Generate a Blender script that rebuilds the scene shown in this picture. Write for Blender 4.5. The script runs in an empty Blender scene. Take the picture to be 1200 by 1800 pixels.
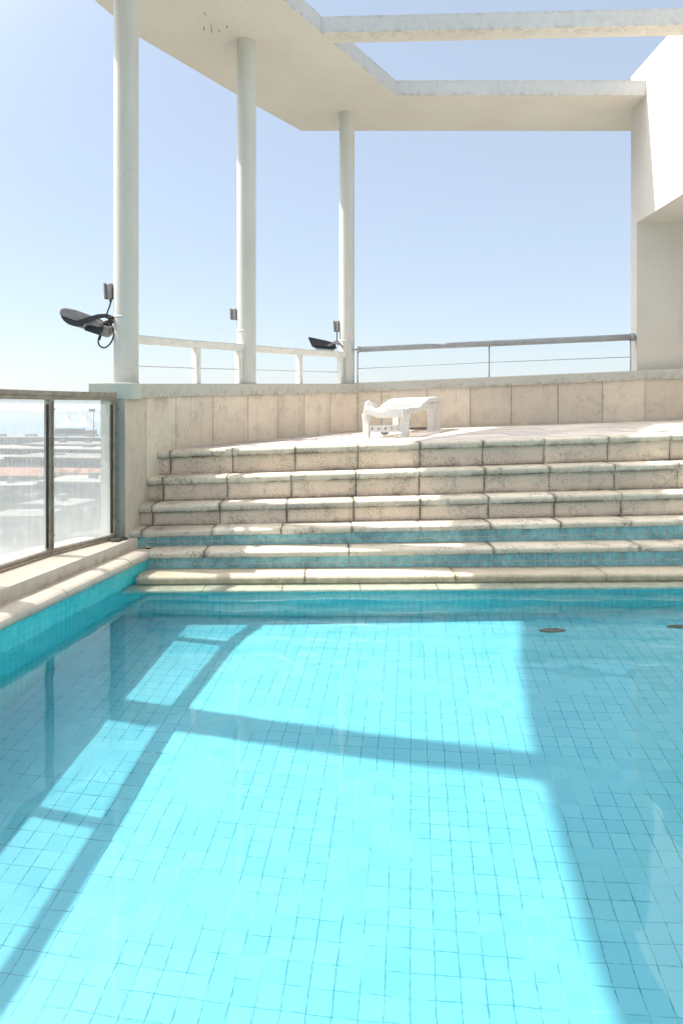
import bpy, bmesh, math, random
from mathutils import Vector, Matrix
R = math.radians
rnd = random.Random(7)
sc = bpy.context.scene
COL = sc.collection

# ---------------------------------------------------------------- camera, sky, sun, exposure
EYE = 1.52                      # eye height above the pool water (z = 0)
cam_d = bpy.data.cameras.new('camera'); cam = bpy.data.objects.new('camera', cam_d); COL.objects.link(cam)
cam.location = (0, 0, EYE); cam.rotation_euler = (R(90), 0, 0)
cam_d.sensor_fit = 'VERTICAL'; cam_d.sensor_height = 36; cam_d.lens = 24
cam_d.shift_y = -185/1800; cam_d.clip_start = 0.05; cam_d.clip_end = 60000
sc.camera = cam

SUN = Vector((-0.69, 0.15, 1.0)).normalized()      # towards the sun: left, a little beyond the steps, high
w = bpy.data.worlds.new('World'); sc.world = w; w.use_nodes = True
wt = w.node_tree
sky = wt.nodes.new('ShaderNodeTexSky'); sky.sky_type = 'NISHITA'; sky.sun_disc = False
sky.sun_elevation = math.asin(SUN.z); sky.sun_rotation = math.atan2(SUN.x, SUN.y)
sky.altitude = 30; sky.air_density = 1.0; sky.dust_density = 1.0; sky.ozone_density = 1.2
bg = wt.nodes['Background']; bg.inputs['Strength'].default_value = 0.062
# a thin coastal veil lifts and evens the clear sky
vm = wt.nodes.new('ShaderNodeMix'); vm.data_type = 'RGBA'; vm.inputs['Factor'].default_value = .45
vm.inputs[7].default_value = (5.4, 6.15, 7.1, 1)
wt.links.new(sky.outputs['Color'], vm.inputs[6])
# broad haze glow round the sun, added as fill light, far outside the frame
tc = wt.nodes.new('ShaderNodeTexCoord'); dp = wt.nodes.new('ShaderNodeVectorMath'); dp.operation = 'DOT_PRODUCT'
wt.links.new(tc.outputs['Generated'], dp.inputs[0]); dp.inputs[1].default_value = SUN
mx_ = wt.nodes.new('ShaderNodeMath'); mx_.operation = 'MAXIMUM'; wt.links.new(dp.outputs['Value'], mx_.inputs[0]); mx_.inputs[1].default_value = 0
pw = wt.nodes.new('ShaderNodeMath'); pw.operation = 'POWER'; wt.links.new(mx_.outputs[0], pw.inputs[0]); pw.inputs[1].default_value = 12
gs = wt.nodes.new('ShaderNodeVectorMath'); gs.operation = 'SCALE'; gs.inputs[0].default_value = (62, 59, 55); wt.links.new(pw.outputs[0], gs.inputs['Scale'])
ga = wt.nodes.new('ShaderNodeVectorMath'); ga.operation = 'ADD'; wt.links.new(vm.outputs[2], ga.inputs[0]); wt.links.new(gs.outputs[0], ga.inputs[1])
wt.links.new(ga.outputs[0], bg.inputs['Color'])
sd = bpy.data.lights.new('sun', 'SUN'); sd.energy = 3.1; sd.angle = R(0.6); sd.color = (1.0, 0.95, 0.87)
sun = bpy.data.objects.new('sun', sd); COL.objects.link(sun)
sun.rotation_euler = SUN.to_track_quat('Z', 'Y').to_euler(); sun.location = (-8, 3, 14)
sc.view_settings.view_transform = 'Standard'; sc.view_settings.look = 'None'
sc.view_settings.exposure = 1.38; sc.view_settings.gamma = 1.0
sc.cycles.max_bounces = 12; sc.cycles.diffuse_bounces = 5; sc.cycles.transparent_max_bounces = 16
sc.cycles.transmission_bounces = 8
sc.cycles.caustics_refractive = True; sc.cycles.caustics_reflective = False
sc.cycles.blur_glossy = 0.5
sd.cycles.is_caustics_light = True

# ---------------------------------------------------------------- material helpers
def newmat(name):
    m = bpy.data.materials.new(name); m.use_nodes = True
    nt = m.node_tree; b = nt.nodes['Principled BSDF']
    return m, nt, b
class NT:
    def __init__(s, nt): s.nt = nt
    def n(s, t, **kw):
        nd = s.nt.nodes.new(t)
        for k, v in kw.items(): setattr(nd, k, v)
        return nd
    def l(s, a, b): s.nt.links.new(a, b)
    def inp(s, sock, v):
        if isinstance(v, bpy.types.NodeSocket): s.l(v, sock)
        elif v is not None: sock.default_value = v
    def math(s, op, a, b=None, c=None, clamp=False):
        nd = s.n('ShaderNodeMath', operation=op, use_clamp=clamp)
        s.inp(nd.inputs[0], a)
        if b is not None: s.inp(nd.inputs[1], b)
        if c is not None: s.inp(nd.inputs[2], c)
        return nd.outputs[0]
    def noise(s, vec, scale, detail=4, rough=.55, dim='3D', dist=0):
        nd = s.n('ShaderNodeTexNoise', noise_dimensions=dim)
        if vec is not None: s.l(vec, nd.inputs['Vector'])
        nd.inputs['Scale'].default_value = scale; nd.inputs['Detail'].default_value = detail
        nd.inputs['Roughness'].default_value = rough; nd.inputs['Distortion'].default_value = dist
        return nd.outputs['Fac']
    def ramp(s, f, lo, hi, a=0.0, b=1.0):
        nd = s.n('ShaderNodeMapRange', interpolation_type='SMOOTHSTEP')
        s.inp(nd.inputs['Value'], f)
        for i, v in zip((1, 2, 3, 4), (lo, hi, a, b)): nd.inputs[i].default_value = v
        return nd.outputs[0]
    def mix(s, f, a, b, mode='MIX'):
        nd = s.n('ShaderNodeMix', data_type='RGBA', blend_type=mode)
        s.inp(nd.inputs['Factor'], f)
        for k, v in ((6, a), (7, b)):
            if isinstance(v, tuple) and len(v) == 3: v = v + (1,)
            s.inp(nd.inputs[k], v)
        return nd.outputs[2]
    def vmap(s, vec, scale):
        nd = s.n('ShaderNodeMapping'); s.l(vec, nd.inputs[0]); nd.inputs['Scale'].default_value = scale
        return nd.outputs[0]
    def bump(s, h, strength, dist, b):
        nd = s.n('ShaderNodeBump'); nd.inputs['Strength'].default_value = strength
        nd.inputs['Distance'].default_value = dist; s.l(h, nd.inputs['Height']); s.l(nd.outputs[0], b.inputs['Normal'])
def pos(t): return t.n('ShaderNodeNewGeometry').outputs['Position']
def uvn(t): return t.n('ShaderNodeUVMap').outputs[0]
def attr(t, name): return t.n('ShaderNodeAttribute', attribute_name=name).outputs['Fac']

def mat_stone(name, c1, c2, grime=1.0, pits=1.0, green=0.0):
    m, nt, b = newmat(name); t = NT(nt); p = pos(t)
    var = attr(t, 'var'); dirt = attr(t, 'dirt')
    big = t.noise(p, 1.7, 5); mid = t.noise(p, 9, 6, .65); fine = t.noise(p, 70, 4, .7)
    c = t.mix(t.ramp(big, .35, .68), c1, c2)
    c = t.mix(t.math('MULTIPLY', var, .8), c, tuple(x*.78 for x in c2))
    c = t.mix(t.ramp(fine, .42, .75, 0, .30), c, tuple(x*.62 for x in c1))
    # pits
    vo = t.n('ShaderNodeTexVoronoi', feature='F1'); t.l(p, vo.inputs['Vector']); vo.inputs['Scale'].default_value = 75
    pit = t.ramp(vo.outputs['Distance'], .12, .36, 1, 0)
    pit = t.math('MULTIPLY', pit, t.ramp(t.noise(p, 5, 4, .6), .44, .60, 0, .9*pits))
    c = t.mix(pit, c, (.09, .075, .06))
    # lichen and weathering patches
    st = t.ramp(t.noise(p, 4.2, 7, .72, dist=.4), .50, .66, 0, .66*grime)
    st = t.math('MULTIPLY', st, t.ramp(t.noise(p, 38, 5, .7), .36, .60))
    c = t.mix(st, c, (.15, .14, .115))
    # thin rusty run-off streaks
    sk = t.ramp(t.noise(t.vmap(p, (11, 11, .7)), 1.3, 5, .65), .60, .76, 0, .38)
    c = t.mix(sk, c, (.40, .28, .16))
    # dirt where the mesh says it collects (joints, under the lip)
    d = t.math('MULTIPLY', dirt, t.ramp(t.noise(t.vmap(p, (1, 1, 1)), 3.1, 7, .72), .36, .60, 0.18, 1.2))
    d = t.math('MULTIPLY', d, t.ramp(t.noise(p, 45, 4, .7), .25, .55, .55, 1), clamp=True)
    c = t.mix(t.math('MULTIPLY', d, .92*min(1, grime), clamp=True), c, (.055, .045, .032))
    if green:
        z = t.n('ShaderNodeSeparateXYZ'); t.l(p, z.inputs[0])
        g = t.math('MULTIPLY', t.ramp(z.outputs['Z'], .095, .0, 0, 1), t.ramp(t.noise(p, 10, 5, .7), .3, .6, .35, 1))
        c = t.mix(t.math('MULTIPLY', g, green), c, (.22, .18, .06))
    t.l(c, b.inputs['Base Color']); b.inputs['Roughness'].default_value = .85
    h = t.math('ADD', t.math('MULTIPLY', mid, .6), t.math('SUBTRACT', t.math('MULTIPLY', fine, .35), t.math('MULTIPLY', pit, .8)))
    t.bump(h, .55, .006, b)
    return m
def mat_plaster(name, c1, c2, stain=(.3, .27, .2), amt=.35, rough=.8, drip=True, bump=.25, crack=0):
    m, nt, b = newmat(name); t = NT(nt); p = pos(t)
    c = t.mix(t.ramp(t.noise(p, .9, 5), .3, .7), c1, c2)
    c = t.mix(t.ramp(t.noise(p, 26, 5, .7), .5, .8, 0, .16), c, tuple(x*.7 for x in c1))
    if drip:
        s = t.ramp(t.noise(t.vmap(p, (9, 9, .5)), 1.6, 5, .65), .56, .76, 0, amt)
        c = t.mix(s, c, stain)
    s2 = t.ramp(t.noise(p, 3.3, 7, .75), .62, .74, 0, amt)
    s2 = t.math('MULTIPLY', s2, t.ramp(t.noise(p, 60, 3, .7), .4, .6))
    c = t.mix(s2, c, tuple(x*.55 for x in stain))
    if crack:
        nz = t.n('ShaderNodeTexNoise'); t.l(p, nz.inputs['Vector']); nz.inputs['Scale'].default_value = 3; nz.inputs['Detail'].default_value = 5
        mxv = t.n('ShaderNodeVectorMath', operation='MULTIPLY_ADD'); t.l(nz.outputs['Color'], mxv.inputs[0]); mxv.inputs[1].default_value = (.12, .12, .12); t.l(p, mxv.inputs[2])
        vc = t.n('ShaderNodeTexVoronoi', feature='DISTANCE_TO_EDGE'); t.l(mxv.outputs[0], vc.inputs['Vector']); vc.inputs['Scale'].default_value = .42
        ln = t.math('MULTIPLY', t.ramp(vc.outputs['Distance'], 0, .004, 1, 0), t.ramp(t.noise(p, .8, 3), .45, .62, 0, crack))
        c = t.mix(ln, c, tuple(x*.45 for x in c1))
        sp_ = t.math('MULTIPLY', t.ramp(t.noise(p, 17, 2, .5), .74, .78), t.ramp(t.noise(p, 1.1, 2), .5, .62, 0, .7))
        c = t.mix(sp_, c, (.16, .09, .05))
    d = attr(t, 'dirt')
    d = t.math('MULTIPLY', d, t.ramp(t.noise(p, 11, 7, .8), .44, .66, 0, 1), clamp=True)
    c = t.mix(t.math('MULTIPLY', d, .6), c, (.14, .11, .07))
    t.l(c, b.inputs['Base Color']); b.inputs['Roughness'].default_value = rough
    t.bump(t.noise(p, 34, 6, .6), bump, .004, b)
    return m
def mat_simple(name, c, rough=.5, metal=0, var=.12, scale=30, spec=.5, bump=0):
    m, nt, b = newmat(name); t = NT(nt); p = pos(t)
    f = t.ramp(t.noise(p, scale, 5, .6), .35, .7)
    cc = t.mix(f, c, tuple(x*(1-var*2.2) for x in c))
    t.l(cc, b.inputs['Base Color']); b.inputs['Metallic'].default_value = metal
    t.l(t.ramp(t.noise(p, scale*1.7, 4), .3, .7, max(.02, rough-.1), min(1, rough+.12)), b.inputs['Roughness'])
    b.inputs['Specular IOR Level'].default_value = spec
    if bump: t.bump(t.noise(p, scale*3, 4), bump, .002, b)
    return m
def mat_pooltile(name, size, base, base2, grout, gpale, gw=.026, bright=1.0):
    m, nt, b = newmat(name); t = NT(nt); uv = uvn(t)
    wob = t.n('ShaderNodeTexNoise'); t.l(uv, wob.inputs['Vector']); wob.inputs['Scale'].default_value = 13; wob.inputs['Detail'].default_value = 3
    off = t.n('ShaderNodeVectorMath', operation='SUBTRACT'); t.l(wob.outputs['Color'], off.inputs[0]); off.inputs[1].default_value = (.5, .5, .5)
    of2 = t.n('ShaderNodeVectorMath', operation='SCALE'); t.l(off.outputs[0], of2.inputs[0]); of2.inputs['Scale'].default_value = .011
    add = t.n('ShaderNodeVectorMath', operation='ADD'); t.l(uv, add.inputs[0]); t.l(of2.outputs[0], add.inputs[1])
    sc_ = t.n('ShaderNodeVectorMath', operation='SCALE'); t.l(add.outputs[0], sc_.inputs[0]); sc_.inputs['Scale'].default_value = 1/size
    sp = t.n('ShaderNodeSeparateXYZ'); t.l(sc_.outputs[0], sp.inputs[0])
    ids = []; ds = []
    for k in (0, 1):
        fr = t.math('FRACT', sp.outputs[k]); ids.append(t.math('FLOOR', sp.outputs[k]))
        ds.append(t.math('MINIMUM', fr, t.math('SUBTRACT', 1.0, fr)))
    cid = t.n('ShaderNodeCombineXYZ'); t.l(ids[0], cid.inputs[0]); t.l(ids[1], cid.inputs[1])
    wn = t.n('ShaderNodeTexWhiteNoise', noise_dimensions='2D'); t.l(cid.outputs[0], wn.inputs['Vector'])
    c = t.mix(wn.outputs['Value'], base, base2)
    c = t.mix(t.ramp(t.noise(uv, 55, 4, .7), .52, .74, 0, .25), c, tuple(x*.75 for x in base2))
    c = t.mix(t.ramp(t.noise(uv, 1.3, 4), .35, .7, 0, .2), c, tuple(min(.95, x*1.1) for x in base))
    # lines: the long joints (constant u) darker than the cross joints
    wv = t.ramp(t.noise(uv, 23, 3, .6), .3, .7, gw*.6, gw*1.5)
    l0 = t.math('LESS_THAN', ds[0], wv); l1 = t.math('LESS_THAN', ds[1], t.math('MULTIPLY', wv, .8))
    pale = t.ramp(t.noise(uv, 2.3, 3, .6), .50, .62)
    g = t.mix(pale, grout, gpale)
    s0 = t.ramp(t.noise(uv, 17, 3, .7), .35, .55, .35, .9); s1 = t.ramp(t.noise(uv, 11, 3, .7), .35, .6, .3, .8)
    c = t.mix(t.math('MULTIPLY', l1, s1), c, g); c = t.mix(t.math('MULTIPLY', l0, s0), c, g)
    spots = t.math('MULTIPLY', t.ramp(t.noise(uv, 80, 2, .5), .72, .76), t.ramp(t.noise(uv, 3, 2), .45, .6, 0, .6))
    c = t.mix(spots, c, grout)
    t.l(c, b.inputs['Base Color']); b.inputs['Roughness'].default_value = .35
    return m

M = {}
M['stone'] = mat_stone('weathered_stone', (.88, .78, .63), (.78, .69, .55), grime=1.15, pits=1.1)
M['stone_green'] = mat_stone('waterline_stone', (.78, .68, .54), (.72, .62, .48), grime=.6, green=.55)
M['riser'] = mat_stone('pink_stone', (.90, .755, .61), (.80, .66, .53), grime=.8, pits=1.3)
M['coping'] = mat_stone('coping_stone', (.74, .64, .54), (.66, .57, .48), grime=.45, pits=.3)
M['facing'] = mat_stone('facing_stone', (.88, .77, .63), (.79, .68, .56), grime=.45, pits=.7)
M['paving'] = mat_stone('paving_stone', (.80, .72, .64), (.73, .65, .58), grime=.25, pits=.3)
M['mortar'] = mat_simple('dark_mortar', (.10, .085, .065), .95, var=.25, scale=20)
M['cap'] = mat_plaster('painted_cap', (.58, .56, .50), (.52, .52, .47), amt=.3)
M['pier'] = mat_plaster('pier_paint', (.56, .60, .53), (.52, .56, .49), amt=.35)
M['slab'] = mat_plaster('cream_concrete', (.82, .735, .65), (.78, .685, .60), amt=.26, crack=.22)
M['beamface'] = mat_plaster('shade_grey_concrete', (.64, .63, .61), (.58, .58, .56), amt=.2)  # cream concrete greyed to paint in the shade on inner and beam front faces
M['column'] = mat_plaster('column_paint', (.63, .62, .57), (.58, .57, .52), amt=.22, crack=.15, rough=.5, bump=.08)
M['tower'] = mat_plaster('tower_render', (.69, .645, .585), (.65, .60, .54), amt=.12)
M['tile'] = mat_simple('blue_tile', (.27, .56, .61), .25, var=.18, scale=9)
M['grout'] = mat_simple('pale_grout', (.62, .63, .56), .9, var=.2, scale=40)
M['poolfloor'] = mat_pooltile('pool_floor_tile', .093, (.195, .69, .84), (.155, .63, .80), (.02, .30, .42), (.26, .66, .72))
M['poolwall'] = mat_pooltile('pool_wall_tile', .055, (.10, .72, .75), (.06, .64, .70), (.05, .42, .46), (.40, .78, .70), gw=.05)
M['white_plastic'] = mat_simple('white_plastic', (.76, .75, .72), .4, var=.05, scale=12)
M['rail_white'] = mat_simple('white_rail_paint', (.74, .72, .68), .5, var=.06, scale=14)
M['rail_grey'] = mat_simple('grey_rail_paint', (.36, .37, .385), .5, var=.08, scale=10)
M['wire'] = mat_simple('steel_wire', (.45, .47, .48), .4, .6, var=.05)
M['alu'] = mat_simple('bronze_aluminium', (.42, .37, .31), .42, .55, var=.14, scale=16)
M['alu_dark'] = mat_simple('dark_gasket', (.05, .045, .04), .7, var=.1)
M['black'] = mat_simple('black_plastic', (.025, .027, .032), .45, var=.15)
M['lampglass'] = mat_simple('dark_glass', (.02, .03, .045), .12, var=.1)
M['lampgrey'] = mat_simple('worn_grey_metal', (.27, .25, .245), .5, .3, var=.1, scale=18)
M['boxgrey'] = mat_simple('box_grey', (.30, .29, .28), .6, var=.15, scale=40)
M['rust'] = mat_simple('rusty_steel', (.32, .17, .10), .8, .2, var=.25, scale=60)
M['rubber'] = mat_simple('rubber_cable', (.03, .032, .035), .6, var=.1)

# dirty glass
def mat_glass():
    m, nt, b = newmat('salt_stained_glass'); t = NT(nt); uv = uvn(t); nt.nodes.remove(b)
    out = nt.nodes['Material Output']
    tr = t.n('ShaderNodeBsdfTransparent'); tr.inputs[0].default_value = (.88, .92, .91, 1)
    df = t.n('ShaderNodeBsdfDiffuse'); df.inputs[0].default_value = (.58, .61, .62, 1)
    tl = t.n('ShaderNodeBsdfTranslucent'); tl.inputs[0].default_value = (.58, .61, .62, 1)
    gl = t.n('ShaderNodeBsdfGlossy'); gl.inputs['Roughness'].default_value = .02
    dm = t.n('ShaderNodeMixShader'); dm.inputs[0].default_value = .5; t.l(df.outputs[0], dm.inputs[1]); t.l(tl.outputs[0], dm.inputs[2])
    sp = t.n('ShaderNodeSeparateXYZ'); t.l(uv, sp.inputs[0])
    low = t.ramp(sp.outputs['Y'], 1.0, .0, 0, 1)
    streak = t.noise(t.vmap(uv, (22, 1.1, 1)), 1.5, 5, .7)
    blot = t.noise(uv, 5, 6, .7)
    f = t.math('ADD', t.math('MULTIPLY', low, .34), t.math('MULTIPLY', t.ramp(streak, .42, .8), .13))
    f = t.math('ADD', f, t.math('MULTIPLY', t.ramp(blot, .5, .75), .14))
    f = t.math('ADD', f, .25, clamp=True)
    mx = t.n('ShaderNodeMixShader'); t.l(f, mx.inputs[0]); t.l(tr.outputs[0], mx.inputs[1]); t.l(dm.outputs[0], mx.inputs[2])
    bf = t.n('ShaderNodeNewGeometry').outputs['Backfacing']     # thin pane: both faces reflect like the outer one
    fr = t.n('ShaderNodeFresnel'); t.l(t.math('ADD', t.math('MULTIPLY', bf, 1/1.45-1.45), 1.45), fr.inputs[0])
    mg = t.n('ShaderNodeMixShader'); t.l(t.math('MULTIPLY', fr.outputs[0], .8), mg.inputs[0]); t.l(mx.outputs[0], mg.inputs[1]); t.l(gl.outputs[0], mg.inputs[2])
    t.l(mg.outputs[0], out.inputs['Surface'])
    return m
M['glass'] = mat_glass()

def mat_water():
    m, nt, b = newmat('pool_water'); t = NT(nt); nt.nodes.remove(b)
    g = t.n('ShaderNodeBsdfGlass'); g.inputs['Color'].default_value = (.96, 1, 1, 1); g.inputs['Roughness'].default_value = 0
    g.inputs['IOR'].default_value = 1.36
    t.l(g.outputs[0], nt.nodes['Material Output'].inputs['Surface'])
    return m
M['water'] = mat_water()

# ---------------------------------------------------------------- object helpers
def tag(o, label=None, cat=None, group=None, kind=None):
    if label: o['label'] = label
    if cat: o['category'] = cat
    if group: o['group'] = group
    if kind: o['kind'] = kind
    return o
def thing(name, label, cat, loc=(0, 0, 0), group=None):
    o = bpy.data.objects.new(name, None); COL.objects.link(o); o.location = loc; o.empty_display_size = .2
    return tag(o, label, cat, group)
def wloc(o):
    v = Vector((0, 0, 0))
    while o is not None: v += Vector(o.location); o = o.parent
    return v
class MB:
    def __init__(s):
        s.bm = bmesh.new(); s.uv = s.bm.loops.layers.uv.new('UVMap')
        s.var = s.bm.faces.layers.float.new('var'); s.dirt = s.bm.verts.layers.float.new('dirt')
    def face(s, vs, uv=None, var=0.0, mi=0, smooth=False):
        try: f = s.bm.faces.new(vs)
        except ValueError: return None
        f[s.var] = var; f.material_index = mi; f.smooth = smooth
        if uv:
            for l, u in zip(f.loops, uv): l[s.uv].uv = u
        return f
    def v(s, p, d=0.0):
        x = s.bm.verts.new(p); x[s.dirt] = d; return x
    def quad(s, pts, uv=None, **k): return s.face([s.v(p) for p in pts], uv, **k)
    def box(s, c, size, rz=0, var=0, mi=0, rot=None, bev=0):
        mt = Matrix.Translation(c) @ (rot if rot is not None else Matrix.Rotation(rz, 4, 'Z'))
        vs = [s.v(mt @ Vector((size[0]*x/2, size[1]*y/2, size[2]*z/2))) for x in (-1, 1) for y in (-1, 1) for z in (-1, 1)]
        fs = [s.face([vs[i] for i in q], var=var, mi=mi) for q in ((0, 1, 3, 2), (4, 6, 7, 5), (0, 4, 5, 1), (2, 3, 7, 6), (0, 2, 6, 4), (1, 5, 7, 3))]
        if bev:
            es = set(e for f in fs for e in f.edges)
            r = bmesh.ops.bevel(s.bm, geom=list(es), offset=bev, segments=2, profile=.5, affect='EDGES')
            for f in r['faces']: f.smooth = True; f[s.var] = var; f.material_index = mi
    def prism(s, poly, z0, z1, mi=0, side=None):
        """poly in XY counter-clockwise; z0/z1 number or function of (x,y)"""
        a = z0 if callable(z0) else (lambda x, y: z0); b = z1 if callable(z1) else (lambda x, y: z1)
        lo = [s.v((x, y, a(x, y))) for x, y in poly]; hi = [s.v((x, y, b(x, y))) for x, y in poly]
        s.face(hi, mi=mi); s.face(lo[::-1], mi=mi)
        n = len(poly)
        for i in range(n):
            j = (i+1) % n; s.face([lo[i], lo[j], hi[j], hi[i]], mi=mi if side is None else side)
    def prism_y(s, poly, y0, y1, mi=0, bev=0):
        """poly in XZ, extruded along Y"""
        A = [s.v((x, y0, z)) for x, z in poly]; B = [s.v((x, y1, z)) for x, z in poly]
        fs = [s.face(A, mi=mi), s.face(B[::-1], mi=mi)]
        n = len(poly)
        for i in range(n):
            j = (i+1) % n; fs.append(s.face([A[j], A[i], B[i], B[j]], mi=mi))
        if bev:
            es = set(e for f in fs if f for e in f.edges)
            bmesh.ops.bevel(s.bm, geom=list(es), offset=bev, segments=2, profile=.5, affect='EDGES')
    def sweep(s, path, prof, closed=True, caps=True, var=0, mi=0, pdirt=None, edirt=None, smooth=False, jn=0, jz=0):
        """prof: (n, z); n positive to the right of the travel direction"""
        rings = []
        for i, p in enumerate(path):
            p = Vector(p); a = Vector(path[max(0, i-1)]); b = Vector(path[min(len(path)-1, i+1)])
            t = (b-a); t.z = 0; t.normalize(); nn = Vector((t.y, -t.x, 0))
            ring = []
            for k, (n, z) in enumerate(prof):
                d = (pdirt[k] if pdirt else 0)
                if edirt: d = max(d, edirt[i])
                ring.append(s.v(p + nn*(n+jn) + Vector((0, 0, z+jz)), d))
            rings.append(ring)
        m = len(prof)
        for i in range(len(rings)-1):
            for k in range(m if closed else m-1):
                k2 = (k+1) % m
                s.face([rings[i][k], rings[i+1][k], rings[i+1][k2], rings[i][k2]], var=var, mi=mi, smooth=smooth)
        if caps and closed:
            s.face(rings[0], var=var, mi=mi); s.face(rings[-1][::-1], var=var, mi=mi)
    def tube(s, path, r, seg=8, mi=0, caps=True, smooth=True):
        rings = []; n = len(path); pv = [Vector(p) for p in path]
        t0 = (pv[1]-pv[0]).normalized(); up = Vector((0, 0, 1)) if abs(t0.z) < .9 else Vector((0, 1, 0))
        x = t0.cross(up).normalized()
        for i, p in enumerate(pv):
            t = (pv[min(n-1, i+1)]-pv[max(0, i-1)]).normalized(); x = (x - t*x.dot(t)).normalized(); y = t.cross(x)
            rr = r[i] if isinstance(r, (list, tuple)) else r
            rings.append([s.v(p + x*math.cos(2*math.pi*k/seg)*rr + y*math.sin(2*math.pi*k/seg)*rr) for k in range(seg)])
        for i in range(n-1):
            for k in range(seg):
                s.face([rings[i][k], rings[i][(k+1) % seg], rings[i+1][(k+1) % seg], rings[i+1][k]], mi=mi, smooth=smooth)
        if caps: s.face(rings[0][::-1], mi=mi); s.face(rings[-1], mi=mi)
    def build(s, name, mats, parent=None, loc=None, fixn=True):
        if fixn: bmesh.ops.recalc_face_normals(s.bm, faces=s.bm.faces)
        me = bpy.data.meshes.new(name); o = bpy.data.objects.new(name, me); COL.objects.link(o)
        off = wloc(parent) if parent is not None else Vector((0, 0, 0))
        if loc is not None: off = Vector(loc); o.location = off - (wloc(parent) if parent is not None else Vector((0, 0, 0)))
        if off.length: bmesh.ops.translate(s.bm, vec=-off, verts=s.bm.verts)
        s.bm.to_mesh(me); s.bm.free()
        for m in (mats if isinstance(mats, (list, tuple)) else [mats]): me.materials.append(m)
        if parent is not None: o.parent = parent
        return o
def crom(pts, n=8):
    P = [Vector(p) for p in pts]; out = []
    for i in range(len(P)-1):
        p0 = P[max(0, i-1)]; p1 = P[i]; p2 = P[i+1]; p3 = P[min(len(P)-1, i+2)]
        for k in range(n):
            t = k/n
            out.append(.5*((2*p1)+(-p0+p2)*t+(2*p0-5*p1+4*p2-p3)*t*t+(-p0+3*p1-3*p2+p3)*t**3))
    out.append(P[-1]); return out
class Path:
    def __init__(s, pts):
        s.p = [Vector(p) for p in pts]; s.c = [0]
        for a, b in zip(s.p, s.p[1:]): s.c.append(s.c[-1]+(b-a).length)
        s.L = s.c[-1]
    def at(s, d):
        d = max(0, min(s.L, d))
        for i in range(len(s.p)-1):
            if d <= s.c[i+1] or i == len(s.p)-2:
                t = (d-s.c[i])/max(1e-9, s.c[i+1]-s.c[i]); return s.p[i].lerp(s.p[i+1], t)
    def seg(s, a, b, step=.12):
        ds = [a]+[c for c in s.c if a+.004 < c < b-.004]+[b]; out = []
        for x, y in zip(ds, ds[1:]):
            k = max(1, int((y-x)/step))
            out += [x+(y-x)*j/k for j in range(k)]
        out.append(b); return [s.at(d) for d in out], out
def px(x, y, D): return Vector(((x-600)/1200*D, D, EYE-(y-715)/1200*D))
def pxz(y, D): return EYE-(y-715)/1200*D

# ---------------------------------------------------------------- pool geometry
XR = 8.0; YN = 0.55
def poolX(y): return -1.736-(6.2-y)*.178            # left edge of the pool (tile face)
def stepY(i, x): return 5.85+.25*i+.028*(x+1.7)      # front of nosing i (0..5)
yl = [1014, 971, 933, 888, 840, 793]; yr = [1008, 959, 914, 865, 813, 763]
def stepZ(i, x):
    D = 5.85+.25*i
    zl = pxz(yl[i], D); zr = pxz(yr[i], D+.13); xl = -325/1200*D; xr = .5*D
    return zl+(zr-zl)*(x-xl)/(xr-xl)
def floorZ(y): return -.81-(5.9-y)*.087

# basin: floor and walls in one sheet with UVs in metres
mb = MB(); ang = math.atan(.1026)
def fuv(x, y): return (x*math.cos(ang)-y*math.sin(ang)+20, x*math.sin(ang)+y*math.cos(ang)+20)
n = 24
for i in range(n):
    y0 = YN+(6.0-YN)*i/n; y1 = YN+(6.0-YN)*(i+1)/n
    pts = [(poolX(y0), y0), (XR, y0), (XR, y1), (poolX(y1), y1)]
    mb.quad([(x, y, floorZ(y)) for x, y in pts], [fuv(*p) for p in pts])
mb.build('pool_floor', M['poolfloor'], fixn=False)['kind'] = 'structure'
mb = MB()
def wallq(a, b, za, zb, u0):
    L = (Vector(b)-Vector(a)).length
    mb.quad([(*a, za), (*b, za), (*b, zb), (*a, zb)], [(u0, za+5), (u0+L, za+5), (u0+L, zb+5), (u0, zb+5)])
wallq((poolX(YN), YN), (poolX(6.3), 6.3), -1.4, .175, 0)
wallq((poolX(YN), YN), (XR, YN), -1.4, .2, 7)
wallq((XR, YN), (XR, 6.3), -1.4, .2, 20)
wallq((poolX(5.8)-.05, stepY(0, -1.9)+.05), (XR, stepY(0, XR)+.05), -1.4, .05, 33)
mb.build('pool_wall', M['poolwall'], fixn=False)['kind'] = 'structure'

# ---------------------------------------------------------------- stone steps
PR = [(-.27, 0), (-.02, 0), (.004, -.003), (.017, -.010), (.025, -.022), (.027, -.036), (.027, -.060), (.021, -.072), (.004, -.077), (-.27, -.077)]
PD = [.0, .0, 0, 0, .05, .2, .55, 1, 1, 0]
def stone_run(mb, path, prof, widths, gap=.007, pdirt=None, jit=.003, rim=.72, mi=0, start=0):
    d = start; k = 0
    while d < path.L-.03:
        wd = widths(k); e = min(path.L, d+wd)
        if path.L-e < .1: e = path.L
        pts, ds = path.seg(d+gap/2, e-gap/2)
        # extra cross-sections near the ends for joint dirt
        a, b = ds[0], ds[-1]; ds2 = sorted(set([a, a+.012, a+.035]+[x for x in ds if a+.06 < x < b-.06]+[b-.035, b-.012, b]))
        pts = [path.at(x) for x in ds2]; ed = [0]*len(ds2)
        ed[0] = rim; ed[-1] = rim; ed[1] = rim*.55; ed[-2] = rim*.55
        mb.sweep(pts, prof, var=rnd.random(), pdirt=pdirt, edirt=ed, jn=rnd.uniform(-jit, jit), jz=rnd.uniform(-jit, jit)*.7, mi=mi)
        d = e; k += 1
steps = thing('stone_steps', 'weathered cream stone steps rising out of the pool with blue tiled lower risers', 'steps', (1.5, 5.9, 0))
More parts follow.
